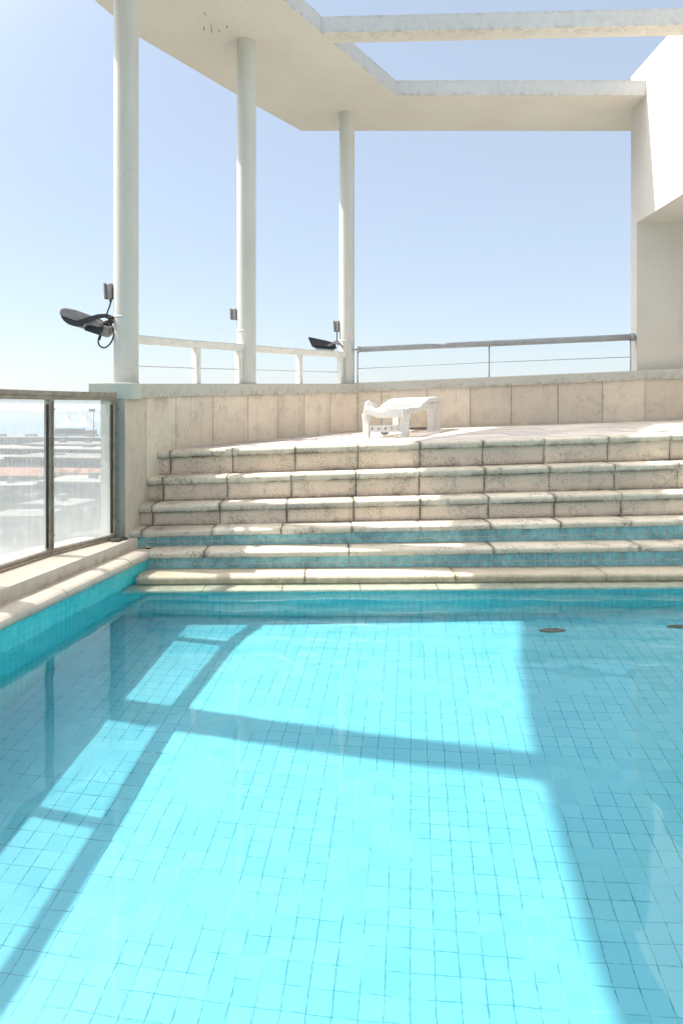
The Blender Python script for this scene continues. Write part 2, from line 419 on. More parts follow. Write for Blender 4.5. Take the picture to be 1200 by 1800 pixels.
def stepx0(i): return [-1.76, -1.76, -2.03, -1.98, -1.96, -1.93][i]
for i in range(6):
    x0 = stepx0(i)
    P = Path([(x, stepY(i, x)+.027, stepZ(i, x)) for x in [x0+(7.6-x0)*k/10 for k in range(11)]])
    st = bpy.data.objects.new('step', None); COL.objects.link(st); st.parent = steps
    st.location = P.at(0) - wloc(steps)
    mb = MB(); off = rnd.uniform(.35, .62)
    offs = [.35, 1.15, .75, .55, .42, .36][i]
    X0 = .816-.026*(5-i); jx = [X0+.668*k for k in range(1, 12)]; xx = X0
    while xx > x0+.12: jx.append(xx); xx -= .648
    if i == 1: jx = [j for q, j in enumerate(sorted(jx)) if q % 2 == 0]
    if i == 0: jx = [j+.3 for q, j in enumerate(sorted(jx)) if q % 2 == 1]
    jx = sorted(j+rnd.uniform(-.01, .01) for j in jx if x0+.12 < j < 7.5); jb = [x0]+jx+[7.6]
    wds = lambda k, jb=jb: (jb[k+1]-jb[k])*1.0005 if k+1 < len(jb) else 9
    stone_run(mb, P, [(a_, z_*.78) for a_, z_ in PR] if i in (1, 2) else PR, wds, pdirt=[d*(.45 if i < 3 else .85) for d in PD])
    mb.build('nosing', M['stone_green'] if i == 0 else M['stone'], st)
    # riser below the nosing
    zlow = (lambda x: -.03) if i == 0 else (lambda x: stepZ(i-1, x)-.002)
    if i == 0: hr = .25
    pts = [(x, stepY(i, x)+.027, stepZ(i, x)) for x in [x0+(7.6-x0)*k/10 for k in range(11)]]
    # dark bed just behind the riser
    mb = MB()
    bk_ = .016 if i in (1, 2) else .028
    for a, b in zip(pts, pts[1:]):
        zb0 = stepZ(i-1, a[0])-.02 if i else -.2; zb1 = stepZ(i-1, b[0])-.02 if i else -.2
        mb.quad([(a[0], a[1]+bk_, zb0), (b[0], b[1]+bk_, zb1), (b[0], b[1]+bk_, b[2]-.05), (a[0], a[1]+bk_, a[2]-.05)])
    mb.build('bed_joint', M['grout'] if i in (1, 2) else M['mortar'], st)
    if i in (1, 2):
        mb = MB(); x = x0+.01; s_ = .1005; k = 0
        while x < 7.5:
            y = stepY(i, x+.05)+.027+.012; zt = stepZ(i, x+.05)-.0605; zb = stepZ(i-1, x+.05)+.002
            h = zt-zb; z1 = zt-min(.092, h*.60); 
            for (za, zc) in ((zt, z1+.004), (z1-.004, zb)):
                if za-zc > .012:
                    mb.box((x+s_/2, y+.009+rnd.uniform(-.001, .001), (za+zc)/2), (s_-.008, .018, za-zc), rz=.028+rnd.uniform(-.01, .01), bev=.0025, var=rnd.random())
            x += s_; k += 1
        mb.build('tile_band', M['tile_band'] if 'tile_band' in M else M['tile'], st)
    elif i >= 3:
        mb = MB(); d = 0; k = 0; P2 = Path([(p[0], p[1], 0) for p in pts])
        while d < P2.L-.02:
            wd = wds(k); e = min(P2.L, d+wd)
            if P2.L-e < .1: e = P2.L
            v_ = rnd.random(); jn = rnd.uniform(-.003, .003)
            cols = [d+.003, d+.015, d+.04, (d+e)/2, e-.04, e-.015, e-.003]; dv = [.85, .3, 0, 0, 0, .3, .85]
            grid = []
            for c_, dd in zip(cols, dv):
                p = P2.at(c_); zt = stepZ(i, p.x)-.075; zb = stepZ(i-1, p.x)+.002
                row = []
                for f_, dz in ((0, .9), (.12, .35), (.3, 0), (.8, 0), (.93, .3), (1, .8)):
                    row.append(mb.v((p.x, p.y+.012-jn, zb+(zt-zb)*f_), max(dd, dz)))
                grid.append(row)
            for a, b in zip(grid, grid[1:]):
                for r_ in range(5): mb.face([a[r_], b[r_], b[r_+1], a[r_+1]], var=v_)
            for g_ in (grid[0], grid[-1]):      # returns at the joints
                for r_ in range(5):
                    q = [g_[r_], g_[r_+1]]; bk = [mb.v(Vector(x.co)+Vector((0, .02, 0)), 1) for x in q]
                    mb.face([q[0], q[1], bk[1], bk[0]], var=v_)
            d = e; k += 1
        mb.build('riser', M['riser'], st, fixn=False)
# underwater ledge stone below the lowest step
mb = MB()
P = Path([(x, stepY(0, x)-.16, -.055) for x in [-1.82+(7.6+1.82)*k/10 for k in range(11)]])
stone_run(mb, P, [(-.25, 0), (-.02, 0), (.01, -.01), (.02, -.035), (.015, -.06), (-.25, -.06)], lambda k: .66, jit=.001, rim=.4)
mb.build('sunken_ledge', mat_simple('sunken_stone', (.80, .78, .62), .8, var=.12, scale=12), steps)
mb = MB()
a = (-1.83, stepY(0, -1.83)-.155); b = (7.6, stepY(0, 7.6)-.155); L = 9.55
mb.quad([(*a, -1.2), (*b, -1.2), (*b, -.1), (*a, -.1)], [(0, 3.8), (L, 3.8), (L, 4.9), (0, 4.9)])
mb.build('sunken_riser', M['poolwall'], steps, fixn=False)

# ---------------------------------------------------------------- terrace deck
WALL = crom([(-1.965, 6.2, 0), (-1.955, 6.75, 0), (-1.9, 7.15, 0), (-1.62, 7.75, 0), (-1.05, 8.65, 0), (-.40, 9.72, 0), (.25, 10.6, 0)], 6)
def wallx(y):
    for a, b in zip(WALL, WALL[1:]):
        if a.y <= y <= b.y: return a.x+(b.x-a.x)*(y-a.y)/(b.y-a.y)
    return WALL[0].x if y < WALL[0].y else WALL[-1].x
def backY(x): return 10.6-(x-.25)*.08
def zback(x): return 1.15+(x-.25)/(5.1-.25)*(1.324-1.15)
def deckZ(x, y):
    y6 = stepY(5, x)+.25; yb = backY(x); f = max(-.2, min(1.1, (y-y6)/(yb-y6)))
    return stepZ(5, x)*(1-f)+zback(x)*f
mb = MB(); rows = 7; ps = .66
yb_ = [0]*(rows+1)
for r_ in range(rows):
    x = -2.3+(.33 if r_ % 2 else 0)
    while x < 8.0:
        xa, xb = x+.003, x+ps-.003
        def Y(x_, r2):
            y6 = stepY(5, x_)+.297; return y6+(10.75-y6)*r2/rows
        if True:
            pts = []
            ok = False
            for (xx, rr, ee) in ((xa, r_, .003), (xb, r_, .003), (xb, r_+1, -.003), (xa, r_+1, -.003)):
                yy = Y(xx, rr)+ee
                lim = wallx(yy)-.12
                if xx > lim: ok = True
                xx = max(xx, lim); pts.append((xx, yy, deckZ(xx, yy)+0))
            if ok:
                j = rnd.uniform(-.0015, .0015); mb.face([mb.v((p[0], p[1], p[2]+j), .0) for p in pts], var=rnd.random())
        x += ps
o = mb.build('terrace_deck', M['paving'], fixn=False); tag(o, kind='structure')
mb = MB()
prev = None
for k in range(16):
    y = 7.30+(10.8-7.30)*k/15
    row = [(wallx(y)-.12, y), (1, y), (3, y), (5, y), (8, y)]
    row = [mb.v((x, max(yy, stepY(5, x)+.26), deckZ(x, yy)-.006)) for x, yy in row]
    if prev:
        for j in range(4): mb.face([prev[j], prev[j+1], row[j+1], row[j]])
    prev = row
tag(mb.build('terrace_bed', M['mortar'], fixn=False), kind='structure')

# ---------------------------------------------------------------- left parapet wall (curved), cap, pier
def ztop_left(y): return EYE+40.5*y/1200
lw = thing('parapet_wall', 'curved stone faced parapet wall on the left with a painted concrete cap', 'wall', (-1.3, 8.4, 1.1))
mb = MB(); WP = Path(WALL); d = 0
while d < WP.L-.02:
    e = min(WP.L, d+.62)
    if WP.L-e < .15: e = WP.L
    pts, ds = WP.seg(d+.0025, e-.0025, .1)
    v_ = rnd.random(); rows_ = [0, .3, .3001, .62, 1.0]
    prev = None
    for i, (p, q) in enumerate(zip(pts, ds)):
        ed = .9 if i in (0, len(pts)-1) else 0
        zt = ztop_left(p.y)-.135; zb = .1 if p.y < 7.3 else deckZ(p.x, p.y)-.05
        col_ = [mb.v((p.x, p.y, zb+(zt-zb)*f_), max(ed*.4, dz*.7)) for f_, dz in ((0, .8), (.06, .6), (.12, .1), (.5, 0), (.9, .1), (.96, .6), (1, 1))]
        if prev:
            for r_ in range(6): mb.face([prev[r_], col_[r_], col_[r_+1], prev[r_+1]], var=v_)
        prev = col_
    d = e
mb.build('stone_facing', M['facing'], lw, fixn=False)
mb = MB()
core = [Vector((p.x, p.y, 0)) for p in WALL]
rp = []
for i, p in enumerate(core):
    a = core[max(0, i-1)]; b = core[min(len(core)-1, i+1)]; t = (b-a).normalized(); nn = Vector((t.y, -t.x, 0))
    rp.append((p-nn*.003, p-nn*.30))
for (a, a2), (b, b2) in list(zip(rp, rp[1:]))[5:]:
    za, zb = ztop_left(a.y)-.1, ztop_left(b.y)-.1
    mb.quad([(a.x, a.y, -.2), (b.x, b.y, -.2), (b.x, b.y, zb), (a.x, a.y, za)])
    mb.quad([(a2.x, a2.y, -3), (b2.x, b2.y, -3), (b2.x, b2.y, zb), (a2.x, a2.y, za)])
mb.build('core', M['mortar'], lw, fixn=False)
mb = MB()
cp = [Vector((p.x, p.y, ztop_left(p.y))) for p in WALL[2:]]
pr = [(.025, -.012), (.02, -.0), (-.36, .0), (-.365, -.012), (-.365, -.14), (.025, -.14)]
dd = [0]*len(cp); dd[0] = .3
mb.sweep(cp, pr, pdirt=[.05, .15, .1, 0, .5, .9])
mb.build('cap', M['cap'], lw)
# pier at the end of the wall
mb = MB()
mb.box((-2.085, 6.345, .95), (.23, .2, 1.52), mi=0)
mb.build('pier', M['pier'], lw)
mb = MB(); mb.box((-2.11, 6.39, ztop_left(6.4)-.072), (.40, .31, .150), bev=.006)
mb.build('pier_head', M['pier'], lw)

# back parapet wall
bw = thing('parapet_wall', 'long straight stone faced parapet wall behind the white lounger', 'wall', (4, 10.5, 1.2))
def zcapB(x): return 1.891+(x-.25)/(5.1-.25)*(2.09-1.891)
mb = MB(); x = .25; k = 0
while x < 8:
    x1 = x+(.37 if k == 0 else (.655+.04*((k*5) % 3-1)))
    v_ = rnd.random(); jn = rnd.uniform(-.003, .003); wsz = .004 if k % 2 else .0015
    prev = None
    for q, dv in ((x+wsz, .9), (x+.03, .3), (x+.08, 0), (x1-.08, 0), (x1-.03, .3), (x1-wsz, .9)):
        zt = zcapB(q)-.13; zb = deckZ(q, backY(q))-.02
        col_ = [mb.v((q, backY(q)+jn, zb+(zt-zb)*f_), max(dv*.45, dz*.7)) for f_, dz in ((0, .8), (.05, .6), (.12, .1), (.5, 0), (.9, .1), (.97, .6), (1, 1))]
        if prev:
            for r_ in range(6): mb.face([prev[r_], col_[r_], col_[r_+1], prev[r_+1]], var=v_)
        prev = col_
    x = x1; k += 1
mb.build('stone_facing', M['facing'], bw, fixn=False)
mb = MB()
mb.prism([(.1, backY(.1)+.012), (8, backY(8)+.012), (8, backY(8)+.3), (.1, backY(.1)+.3)], -3, lambda x, y: zcapB(x)-.1)
mb.build('core', M['mortar'], bw)
mb = MB()
cp = [Vector((x_, backY(x_), zcapB(x_))) for x_ in [.2+(7.8)*k/14 for k in range(15)]]
mb.sweep(cp, pr, pdirt=[.05, .15, .1, 0, .5, .9])
mb.build('cap', M['cap'], bw)

# ---------------------------------------------------------------- pool coping and curb on the left, deck around
cop = thing('pool_coping', 'rounded cream stone coping along the left pool edge below the glass fence', 'coping', (poolX(4), 4, .2))
P = Path([(poolX(y), y, .226) for y in [6.2, 5, 4, 3, 2, 1, .3]])
# travel towards the camera: right side of travel is -x, so flip the profile sign
mb = MB()
CP = [(.42, 0), (.03, 0), (.0, -.006), (-.022, -.018), (-.036, -.035), (-.040, -.052), (-.030, -.068), (.01, -.074), (.42, -.074)]
stone_run(mb, P, CP, lambda k: [.42, .95, 1.0, .8][k] if k < 4 else .9, gap=.006, pdirt=[0, 0, 0, 0, .15, .35, .6, .8, 0], rim=.35)
mb.build('coping_stone', M['coping'], cop)
mb = MB()
def curbX(y): return poolX(y)-.155-.017*(6.1-y)
def fenceX(y):
    pts = [(6.3, -2.03), (6.2, -2.07), (5.53, -2.365), (5.08, -2.50), (4.5, -2.60), (3.65, -2.71), (2.95, -2.86), (1.5, -3.02), (0, -3.1), (-3, -3.1)]
    for (a, xa), (b, xb) in zip(pts, pts[1:]):
        if b <= y <= a: return xa+(xb-xa)*(a-y)/(a-b)
    return -2.07 if y > 6 else -3.1
ys = [6.28, 5.9, 5.4, 4.9, 4.4, 3.9, 3.4, 2.8, 2.2, 1.5, .8, 0, -1.5]
for a, b in zip(ys, ys[1:]):
    A = [(curbX(a), .224), (curbX(a), .305), (curbX(a)-.008, .318), (fenceX(a)-.38, .318), (fenceX(a)-.38, -.6)]
    B = [(curbX(b), .224), (curbX(b), .305), (curbX(b)-.008, .318), (fenceX(b)-.38, .318), (fenceX(b)-.38, -.6)]
    va = [mb.v((x, a, z), 1 if q == 0 else 0) for q, (x, z) in enumerate(A)]; vb = [mb.v((x, b, z), 1 if q == 0 else 0) for q, (x, z) in enumerate(B)]
    for q in range(4): mb.face([va[q], va[q+1], vb[q+1], vb[q]], smooth=False)
mb.build('curb', mat_plaster('curb_render', (.70, .60, .50), (.64, .55, .46), amt=.2), cop)
mb = MB()
mb.prism([(-3.0, -3), (8.2, -3), (8.2, YN), (-2.4, YN)], .1, .22)
mb.build('near_deck', M['paving'])['kind'] = 'structure'
# rough mortar lump between fence post, pier and steps
mb = MB()
for k in range(14):
    mb.box((-2.03+rnd.uniform(-.05, .06), 6.14+rnd.uniform(-.06, .05), .30+rnd.uniform(-.02, .02)), (.06, .06, .04), rot=Matrix.Rotation(rnd.random()*3, 4, Vector((rnd.random(), rnd.random(), rnd.random()))), bev=.01)
mb.build('mortar_patch', mat_simple('crumbled_mortar', (.13, .12, .09), .95, var=.35, scale=60, bump=.8), cop)

# ---------------------------------------------------------------- glass fence
gf = thing('glass_fence', 'bronze framed glass balustrade with salt stained panes beside the pool', 'fence', (fenceX(5), 5, .32))
posts = [6.20, 5.53, 4.58, 3.63, 2.70, 1.80, .90, .0]
def fdir(y): return math.atan2(.2, fenceX(y-.1)-fenceX(y+.1)) if False else math.atan2(fenceX(y+.1)-fenceX(y-.1), .2)
for y in posts:
    x = fenceX(y); a = -fdir(y)
    mb = MB()
    mb.box((x, y, .96), (.062, .05, 1.24), rz=a, bev=.004)
    mb.box((x+.012, y, .96), (.062, .012, 1.20), rz=a)
    po = mb.build('post', M['alu'], gf)
    for s_ in (-1, 1):
        mb = MB(); mb.box((x+s_*.032*math.sin(-a), y+s_*.032*math.cos(a), .96), (.03, .012, 1.16), rz=a)
        mb.build('gasket', M['alu_dark'], po)
    for z in (.48, .95, 1.5):
        mb = MB(); mb.tube([(x+.028, y, z), (x+.0465, y, z)], .006, 8); mb.build('screw', M['alu_dark'], po)
fp = [Vector((fenceX(y), y, 0)) for y in posts]
mb = MB(); mb.sweep([p+Vector((0, 0, 1.648)) for p in fp], [(.04, 0), (-.04, 0), (-.04, -.036), (.04, -.036)])
mb.sweep([p+Vector((0, 0, 1.611)) for p in fp], [(.024, 0), (-.024, 0), (-.024, -.034), (.024, -.034)])
mb.build('top_rail', M['alu'], gf)
mb = MB(); mb.sweep([p+Vector((0, 0, .365)) for p in fp], [(.026, 0), (-.026, 0), (-.026, -.022), (.026, -.022)])
mb.sweep([p+Vector((0, 0, .342)) for p in fp], [(.04, 0), (-.04, 0), (-.04, -.022), (.04, -.022)])
mb.build('bottom_rail', M['alu'], gf)
for a, b in zip(posts, posts[1:]):
    mb = MB(); L = a-b
    mb.quad([(fenceX(a-.03), a-.03, .362), (fenceX(b+.03), b+.03, .362), (fenceX(b+.03), b+.03, 1.58), (fenceX(a-.03), a-.03, 1.58)],
            [(a*3, 0), (a*3+L, 0), (a*3+L, 1.22), (a*3, 1.22)])
    mb.build('glass_pane', M['glass'], gf, fixn=False)

# ---------------------------------------------------------------- pergola, columns
ZB = 6.13; TH = .22
pg = thing('pergola_canopy', 'cream concrete canopy slab with two cross beams over the terrace', 'canopy', (1, 9, ZB))
outer = [(-4.05, -4), (-3.92, 1), (-3.77, 3.7), (-3.58, 5.0), (-3.37, 5.9), (-3.11, 6.7), (-2.8, 7.74), (-2.53, 8.5), (-1.31, 10.46), (-.67, 11.4), (5.2, 11.42)]
inner = [(5.2, 10.10), (.80, 10.10), (-.25, 8.43), (-.66, 7.74), (-1.12, 6.8), (-1.45, 5.8), (-1.62, 4.6), (-1.70, 3), (-1.72, -4)]
mb = MB()
poly = (outer+inner)
bm = mb.bm
lo = [mb.v((x, y, ZB), .0) for x, y in poly]; hi = [mb.v((x, y, ZB+TH), .0) for x, y in poly]
N = len(poly)
# triangulated strips between outer and inner lines
no = len(outer); inr = inner[::-1]
def near_pairs():
    # pair indexes along both lines
    A = list(range(no)); B = [N-1-k for k in range(len(inner))]
    i = j = 0; out = []
    while i < len(A)-1 or j < len(B)-1:
        if i == len(A)-1: out.append((A[i], B[j], B[j+1])); j += 1; continue
        if j == len(B)-1: out.append((A[i], B[j], A[i+1])); i += 1; continue
        pa, pb = Vector(poly[A[i]]), Vector(poly[B[j]])
        if (Vector(poly[A[i+1]])-pb).length < (pa-Vector(poly[B[j+1]])).length: out.append((A[i], B[j], A[i+1])); i += 1
        else: out.append((A[i], B[j], B[j+1])); j += 1
    return out
for t_ in near_pairs():
    mb.face([lo[q] for q in t_]); mb.face([hi[q] for q in t_][::-1])
for i in range(N):
    j = (i+1) % N
    # face strips with a dirty lower arris on the inner edge
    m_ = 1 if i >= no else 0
    e0, e1 = Vector((*poly[i], 0)), Vector((*poly[j], 0))
    k_ = max(1, int((e1-e0).length/.5)); prevc = None
    for q in range(k_+1):
        p = e0.lerp(e1, q/k_)
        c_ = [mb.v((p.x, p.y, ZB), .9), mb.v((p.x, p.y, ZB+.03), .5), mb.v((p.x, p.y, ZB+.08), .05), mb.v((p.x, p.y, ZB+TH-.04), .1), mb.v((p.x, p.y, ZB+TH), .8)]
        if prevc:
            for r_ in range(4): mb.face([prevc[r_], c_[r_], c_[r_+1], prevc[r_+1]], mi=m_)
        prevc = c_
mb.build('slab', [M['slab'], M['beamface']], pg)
mb = MB()
def cross_beam(pa, pb, depth, z0, z1):
    k_ = 14; prevc = None
    for q in range(k_+1):
        p = Vector((*pa, 0)).lerp(Vector((*pb, 0)), q/k_)
        c_ = [mb.v((p.x, p.y+depth, z0), 0), mb.v((p.x, p.y, z0), .7), mb.v((p.x, p.y, z0+.04), .25), mb.v((p.x, p.y, z1-.04), .1), mb.v((p.x, p.y, z1), .8), mb.v((p.x, p.y+depth, z1), 0)]
        if prevc:
            for r_ in range(6):
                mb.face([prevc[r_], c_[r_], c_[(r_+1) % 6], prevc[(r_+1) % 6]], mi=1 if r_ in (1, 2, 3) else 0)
        prevc = c_
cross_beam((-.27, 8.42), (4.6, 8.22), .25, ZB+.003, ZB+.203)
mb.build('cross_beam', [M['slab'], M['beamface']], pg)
mb = MB()
cross_beam((-1.66, 4.3), (4.6, 4.1), .25, ZB+.003, ZB+.203)
mb.build('cross_beam', [M['slab'], M['beamface']], pg) if False else mb.bm.free()

for (sx_, sy_, h_) in ((358, 47, .05), (371, 44, .09), (384, 52, .03), (398, 45, .03), (359, 22, .03)):
    D_ = 4.61*1200/(715-sy_); mb = MB(); p_ = px(sx_, sy_, D_); mb.tube([(p_.x, p_.y, ZB+.01), (p_.x+.01, p_.y, ZB-h_)], .0045, 6); mb.build('hook', M['rust'], pg)
def column(x, y, zb, label, dia=.24):
    c = thing('round_column', label, 'column', (x, y, zb), 'round columns holding up the canopy')
    mb = MB(); seg = 40
    zs = [zb-.01, zb+1.0, ZB-1.5, ZB+.01]
    mb.tube([(x, y, z) for z in zs], dia/2, seg, caps=False)
    o = mb.build('shaft', M['column'], c)
    jz = zb+(.66 if y > 6 else 1.6)
    mb = MB(); mb.tube([(x, y, jz-.012), (x, y, jz-.008), (x, y, jz+.008), (x, y, jz+.012)], [dia/2-.001, dia/2+.0025, dia/2+.0025, dia/2-.001], seg)
    mb.build('joint_ring', M['column'], c)
    mb = MB(); mb.tube([(x, y, zb-.01), (x, y, zb+.006), (x, y, zb+.012)], [dia/2+.01, dia/2+.01, dia/2], seg)
    mb.build('base_grout', M['cap'], c)
    return c
C1 = (-2.15, 6.83); C2 = (-1.2, 8.63); C3 = (.085, 10.72)
column(*C1, ztop_left(6.83), 'nearest and widest round column, carrying the large floodlight at the end of the wall')
column(*C2, ztop_left(8.63), 'middle round column on the left wall with only a small grey box on it')
column(*C3, 1.885, 'farthest round column, standing in the corner behind the lounger')
column(-2.97, 4.60, .318, 'round column outside the glass fence, left of the picture, seen by its shadow on the pool floor')
# ---------------------------------------------------------------- building on the right
tw = thing('rooftop_building', 'white rendered rooftop building on the right with an overhanging upper storey', 'building', (5.5, 10, 1.9))
mb = MB()
XW = 4.5
mb.prism([(XW, -3), (9, -3), (9, 10.63), (XW, 10.63)], 4.33, 6.65)
mb.build('upper_storey', M['tower'], tw)
mb = MB(); mb.prism([(XW, 10.42), (9, 10.42), (9, 10.63), (XW, 10.63)], 1.9, 4.335)
mb.build('end_wall', M['tower'], tw)
mb = MB(); mb.prism([(8.0, -3), (9, -3), (9, 10.42), (8.0, 10.42)], -.2, 4.33)
mb.build('side_wall', M['tower'], tw)

mb = MB(); mb.prism([(-3.0, -3.2), (9, -3.2), (9, 10.9), (-.3, 10.9), (-2.3, 7.2), (-3.0, 5.5)], -29.5, -1.5)
mb.build('lower_storeys', M['tower'], tw)

# ---------------------------------------------------------------- railings
def tri_rail(label, Pa, Pb, ends, postpx):
    r = thing('railing', label, 'railing', ((Pa.x+Pb.x)/2, (Pa.y+Pb.y)/2, ztop_left(Pa.y)), 'white railings between the columns')
    mb = MB(); t = (Pb-Pa).normalized()
    a = Pa+t*.11; b = Pb-t*.11
    mid = [a.lerp(b, k/6) for k in range(7)]
    nrm = Vector((t.y, -t.x, 0)).normalized()
    mid = [m_ - nrm*(.05*math.sin(math.pi*k/6)) for k, m_ in enumerate(mid)]
    mb.sweep(mid, [(.05, 0), (.055, .012), (.05, .03), (-.05, .03), (-.055, .012), (-.05, -.0), (-.03, -.055), (.03, -.055)])
    mb.build('handrail', M['rail_white'], r)
    for f in postpx:
        k = min(5.999, f*6); p = mid[int(k)].lerp(mid[int(k)+1], k-int(k))
        mb = MB(); zc = ztop_left(p.y); h = p.z-.05-zc
        mb.box((p.x, p.y, zc+h/2), (.075, .075, h), rz=-math.atan2(t.x, t.y), bev=.006)
        mb.build('post', M['rail_white'], r)
    mb = MB(); mb.tube([m_+Vector((0, 0, -.285)) for m_ in mid], .006, 6); mb.build('wire', M['wire'], r)
c1 = Vector((C1[0], C1[1], 2.215)); c2 = Vector((C2[0], C2[1], 2.275)); c3 = Vector((C3[0], C3[1], 2.345))
tri_rail('white metal railing between the nearest and the middle round columns', c1, c2, None, (.56, .975))
tri_rail('white metal railing between the middle and the farthest round columns', c2, c3, None, (.50, .965))
gr = thing('railing', 'dark grey tube railing with thin posts on the back wall', 'railing', (2.5, 10.6, 1.95))
a = px(628, 614.5, 10.62); b = px(1112, 592.5, 10.46)
mb = MB(); mb.tube([a.lerp(b, k/8) for k in range(9)], [.042+.008*k/8 for k in range(9)], 14); mb.build('handrail', M['rail_grey'], gr)
mb = MB(); mb.tube([a+Vector((-.1, 0, 0)), a], .012, 8); mb.tube([a+Vector((-.005, 0, 0)), a+Vector((.03, 0, 0))], .052, 12); mb.build('end_bracket', M['rail_grey'], gr)
mb = MB(); mb.tube([b, b+Vector((.12, 0, .0))], .014, 8); mb.tube([b-Vector((.05, 0, 0)), b+Vector((.01, 0, 0))], .06, 12); mb.build('end_bracket', M['rail_grey'], gr)
for xp in (628.5, 861, 1107.5):
    f = (xp-628)/(1112-628); p = a.lerp(b, f); mb = MB()
    mb.tube([(p.x, p.y, zcapB(p.x)-.01), (p.x, p.y, p.z-.03)], .011, 8); mb.build('post', M['wire'], gr)
mb = MB(); mb.tube([px(628, 648, 10.62), px(861, 637, 10.54), px(1107, 627.5, 10.46)], .0055, 6); mb.build('wire', M['wire'], gr)

# ---------------------------------------------------------------- floodlights and junction boxes
def pp(l, D): return [((x-600)/1200*D, pxz(y, D)) for x, y in l]
def junction_box(x0, y0, x1, y1, D, label, tilt=0):
    t = thing('junction_box', label, 'junction box', px(x1, y1, D), 'grey boxes fixed to the columns')
    mb = MB(); c = px((x0+x1)/2, (y0+y1)/2, D); s_ = D/1200
    rot = Matrix.Rotation(R(-3), 4, 'Y')@Matrix.Rotation(R(-25), 4, 'Z')
    mb.box(c, ((x1-x0)*s_*.9, .09, (y1-y0)*s_), rot=rot, bev=.008)
    b_ = mb.build('body', M['boxgrey'], t)
    mb = MB()
    mb.box(c-Vector(((x1-x0)*s_*.42, .0, 0)), (.018, .10, (y1-y0)*s_*1.04), rot=rot, bev=.004); mb.build('lid', M['boxgrey'] if D > 8 else M['lampgrey'], t)
    return t
junction_box(189, 499, 202, 526, C1[1], 'large grey junction box above the big floodlight on the nearest column')
junction_box(408, 543, 419, 562, C2[1], 'grey junction box alone on the middle column')
junction_box(588, 564, 598, 583, C3[1], 'small grey junction box above the floodlight on the farthest column')

D = C1[1]-.03
fl = thing('floodlight', 'large black floodlight with a coiled cable hanging off the nearest column', 'floodlight', px(200, 560, D))
mb = MB(); mb.prism_y(pp([(117, 553), (119, 547), (124, 545.5), (142, 549.5), (168, 559), (186, 571), (184, 577.5), (160, 573), (118, 558)], D), D-.17, D+.17, bev=.008)
hs = mb.build('housing', M['lampgrey'], fl)
mb = MB()
for k in range(4):
    y_ = D-.13+k*.085
    mb.prism_y(pp([(120, 547.5), (124, 544.5), (143, 548.3), (169, 558), (184, 569), (182, 571), (160, 562)], D), y_-.006, y_+.006)
mb.build('fin', M['lampgrey'], hs)
mb = MB(); mb.prism_y(pp([(116.5, 556), (160, 573.5), (157, 576.5), (148, 577.5), (140, 576.5), (130, 573), (122, 567), (118, 561)], D), D-.15, D+.15, bev=.012)
mb.build('lens', M['lampglass'], fl)
for y_ in (D-.19, D+.19):
    mb = MB(); mb.prism_y(pp([(148, 573), (149, 568), (158, 565), (184, 557), (201, 556), (203, 561), (188, 564), (160, 573), (152, 577)], D), y_-.008, y_+.008); mb.build('bracket_arm', M['black'], fl)
mb = MB(); mb.box(((186-600)/1200*D+.06, D, pxz(559, D)), (.05, .364, .03)); mb.build('bracket_bar', M['black'], fl)
mb = MB(); mb.tube([px(150, 571.5, D-.21), px(150, 571.5, D+.21)], .016, 10); mb.build('pivot_bolt', M['lampgrey'], fl)
mb = MB(); mb.prism_y(pp([(157, 571), (188, 578), (182, 591.5), (153.5, 582)], D), D-.09, D+.09, bev=.01)
mb.prism_y(pp([(176, 567), (192, 568), (196, 572), (178, 572)], D), D-.05, D+.05, bev=.005)
mb.build('ballast_box', M['black'], fl)
mb = MB(); mb.prism_y(pp([(187, 573), (197, 576), (193, 588), (186, 592.5), (181, 591), (183, 582)], D), D-.08, D+.08, bev=.012)
mb.build('end_cap', M['lampgrey'], fl)
mb = MB(); mb.tube([px(192, 560, D), px(201, 560.5, D), px(208, 561, D+.02)], [.03, .022, .012], 12); mb.build('mounting_stud', M['rust'], fl)
mb = MB()
cr = lambda l, D: crom([px(x, y, D_) for (x, y, D_) in [(a_[0], a_[1], D+(a_[2] if len(a_) > 2 else 0)) for a_ in l]], 6)
mb.tube(cr([(194, 525), (195, 531), (192, 541), (188.5, 551), (188, 559)], D-.02), .008, 7)
mb.tube(cr([(194, 565), (199, 580), (199.5, 592), (194, 604), (185, 611), (177, 609), (173, 602), (174, 594), (176, 589)], D-.02), .008, 7)
mb.tube([px(195, 524, D-.02), px(194.6, 531, D-.02)], .013, 8)
mb.tube([px(174.5, 598, D-.02), px(177, 589, D-.02)], .013, 8)
mb.build('cable', M['rubber'], fl)

D = C3[1]-.04
fl = thing('floodlight', 'small dark floodlight behind the white railing on the farthest column', 'floodlight', px(600, 606, D))
mb = MB(); mb.prism_y(pp([(542, 595), (544, 594), (572, 600), (587, 604), (592, 612), (548, 609)], D), D-.17, D+.17, bev=.01)
mb.build('housing', M['black'], fl)
mb = MB(); mb.prism_y(pp([(549, 609.5), (591, 612.5), (586, 616), (556, 614)], D), D-.14, D+.14, bev=.008); mb.build('lens', M['lampglass'], fl)
for y_ in (D-.19, D+.19):
    mb = MB(); mb.prism_y(pp([(575, 609), (591, 600.5), (594, 600.5), (603, 611), (600, 612), (592.5, 603), (578, 611)], D), y_-.01, y_+.01); mb.build('bracket_arm', M['lampgrey'], fl)
mb = MB(); mb.tube([px(601, 609, D-.18), px(601, 609, D+.18)], .014, 8); mb.build('bracket_bar', M['lampgrey'], fl)
mb = MB(); mb.tube(cr([(592, 583), (592, 590), (591.5, 600)], D-.05), .008, 7); mb.build('cable', M['rubber'], fl)

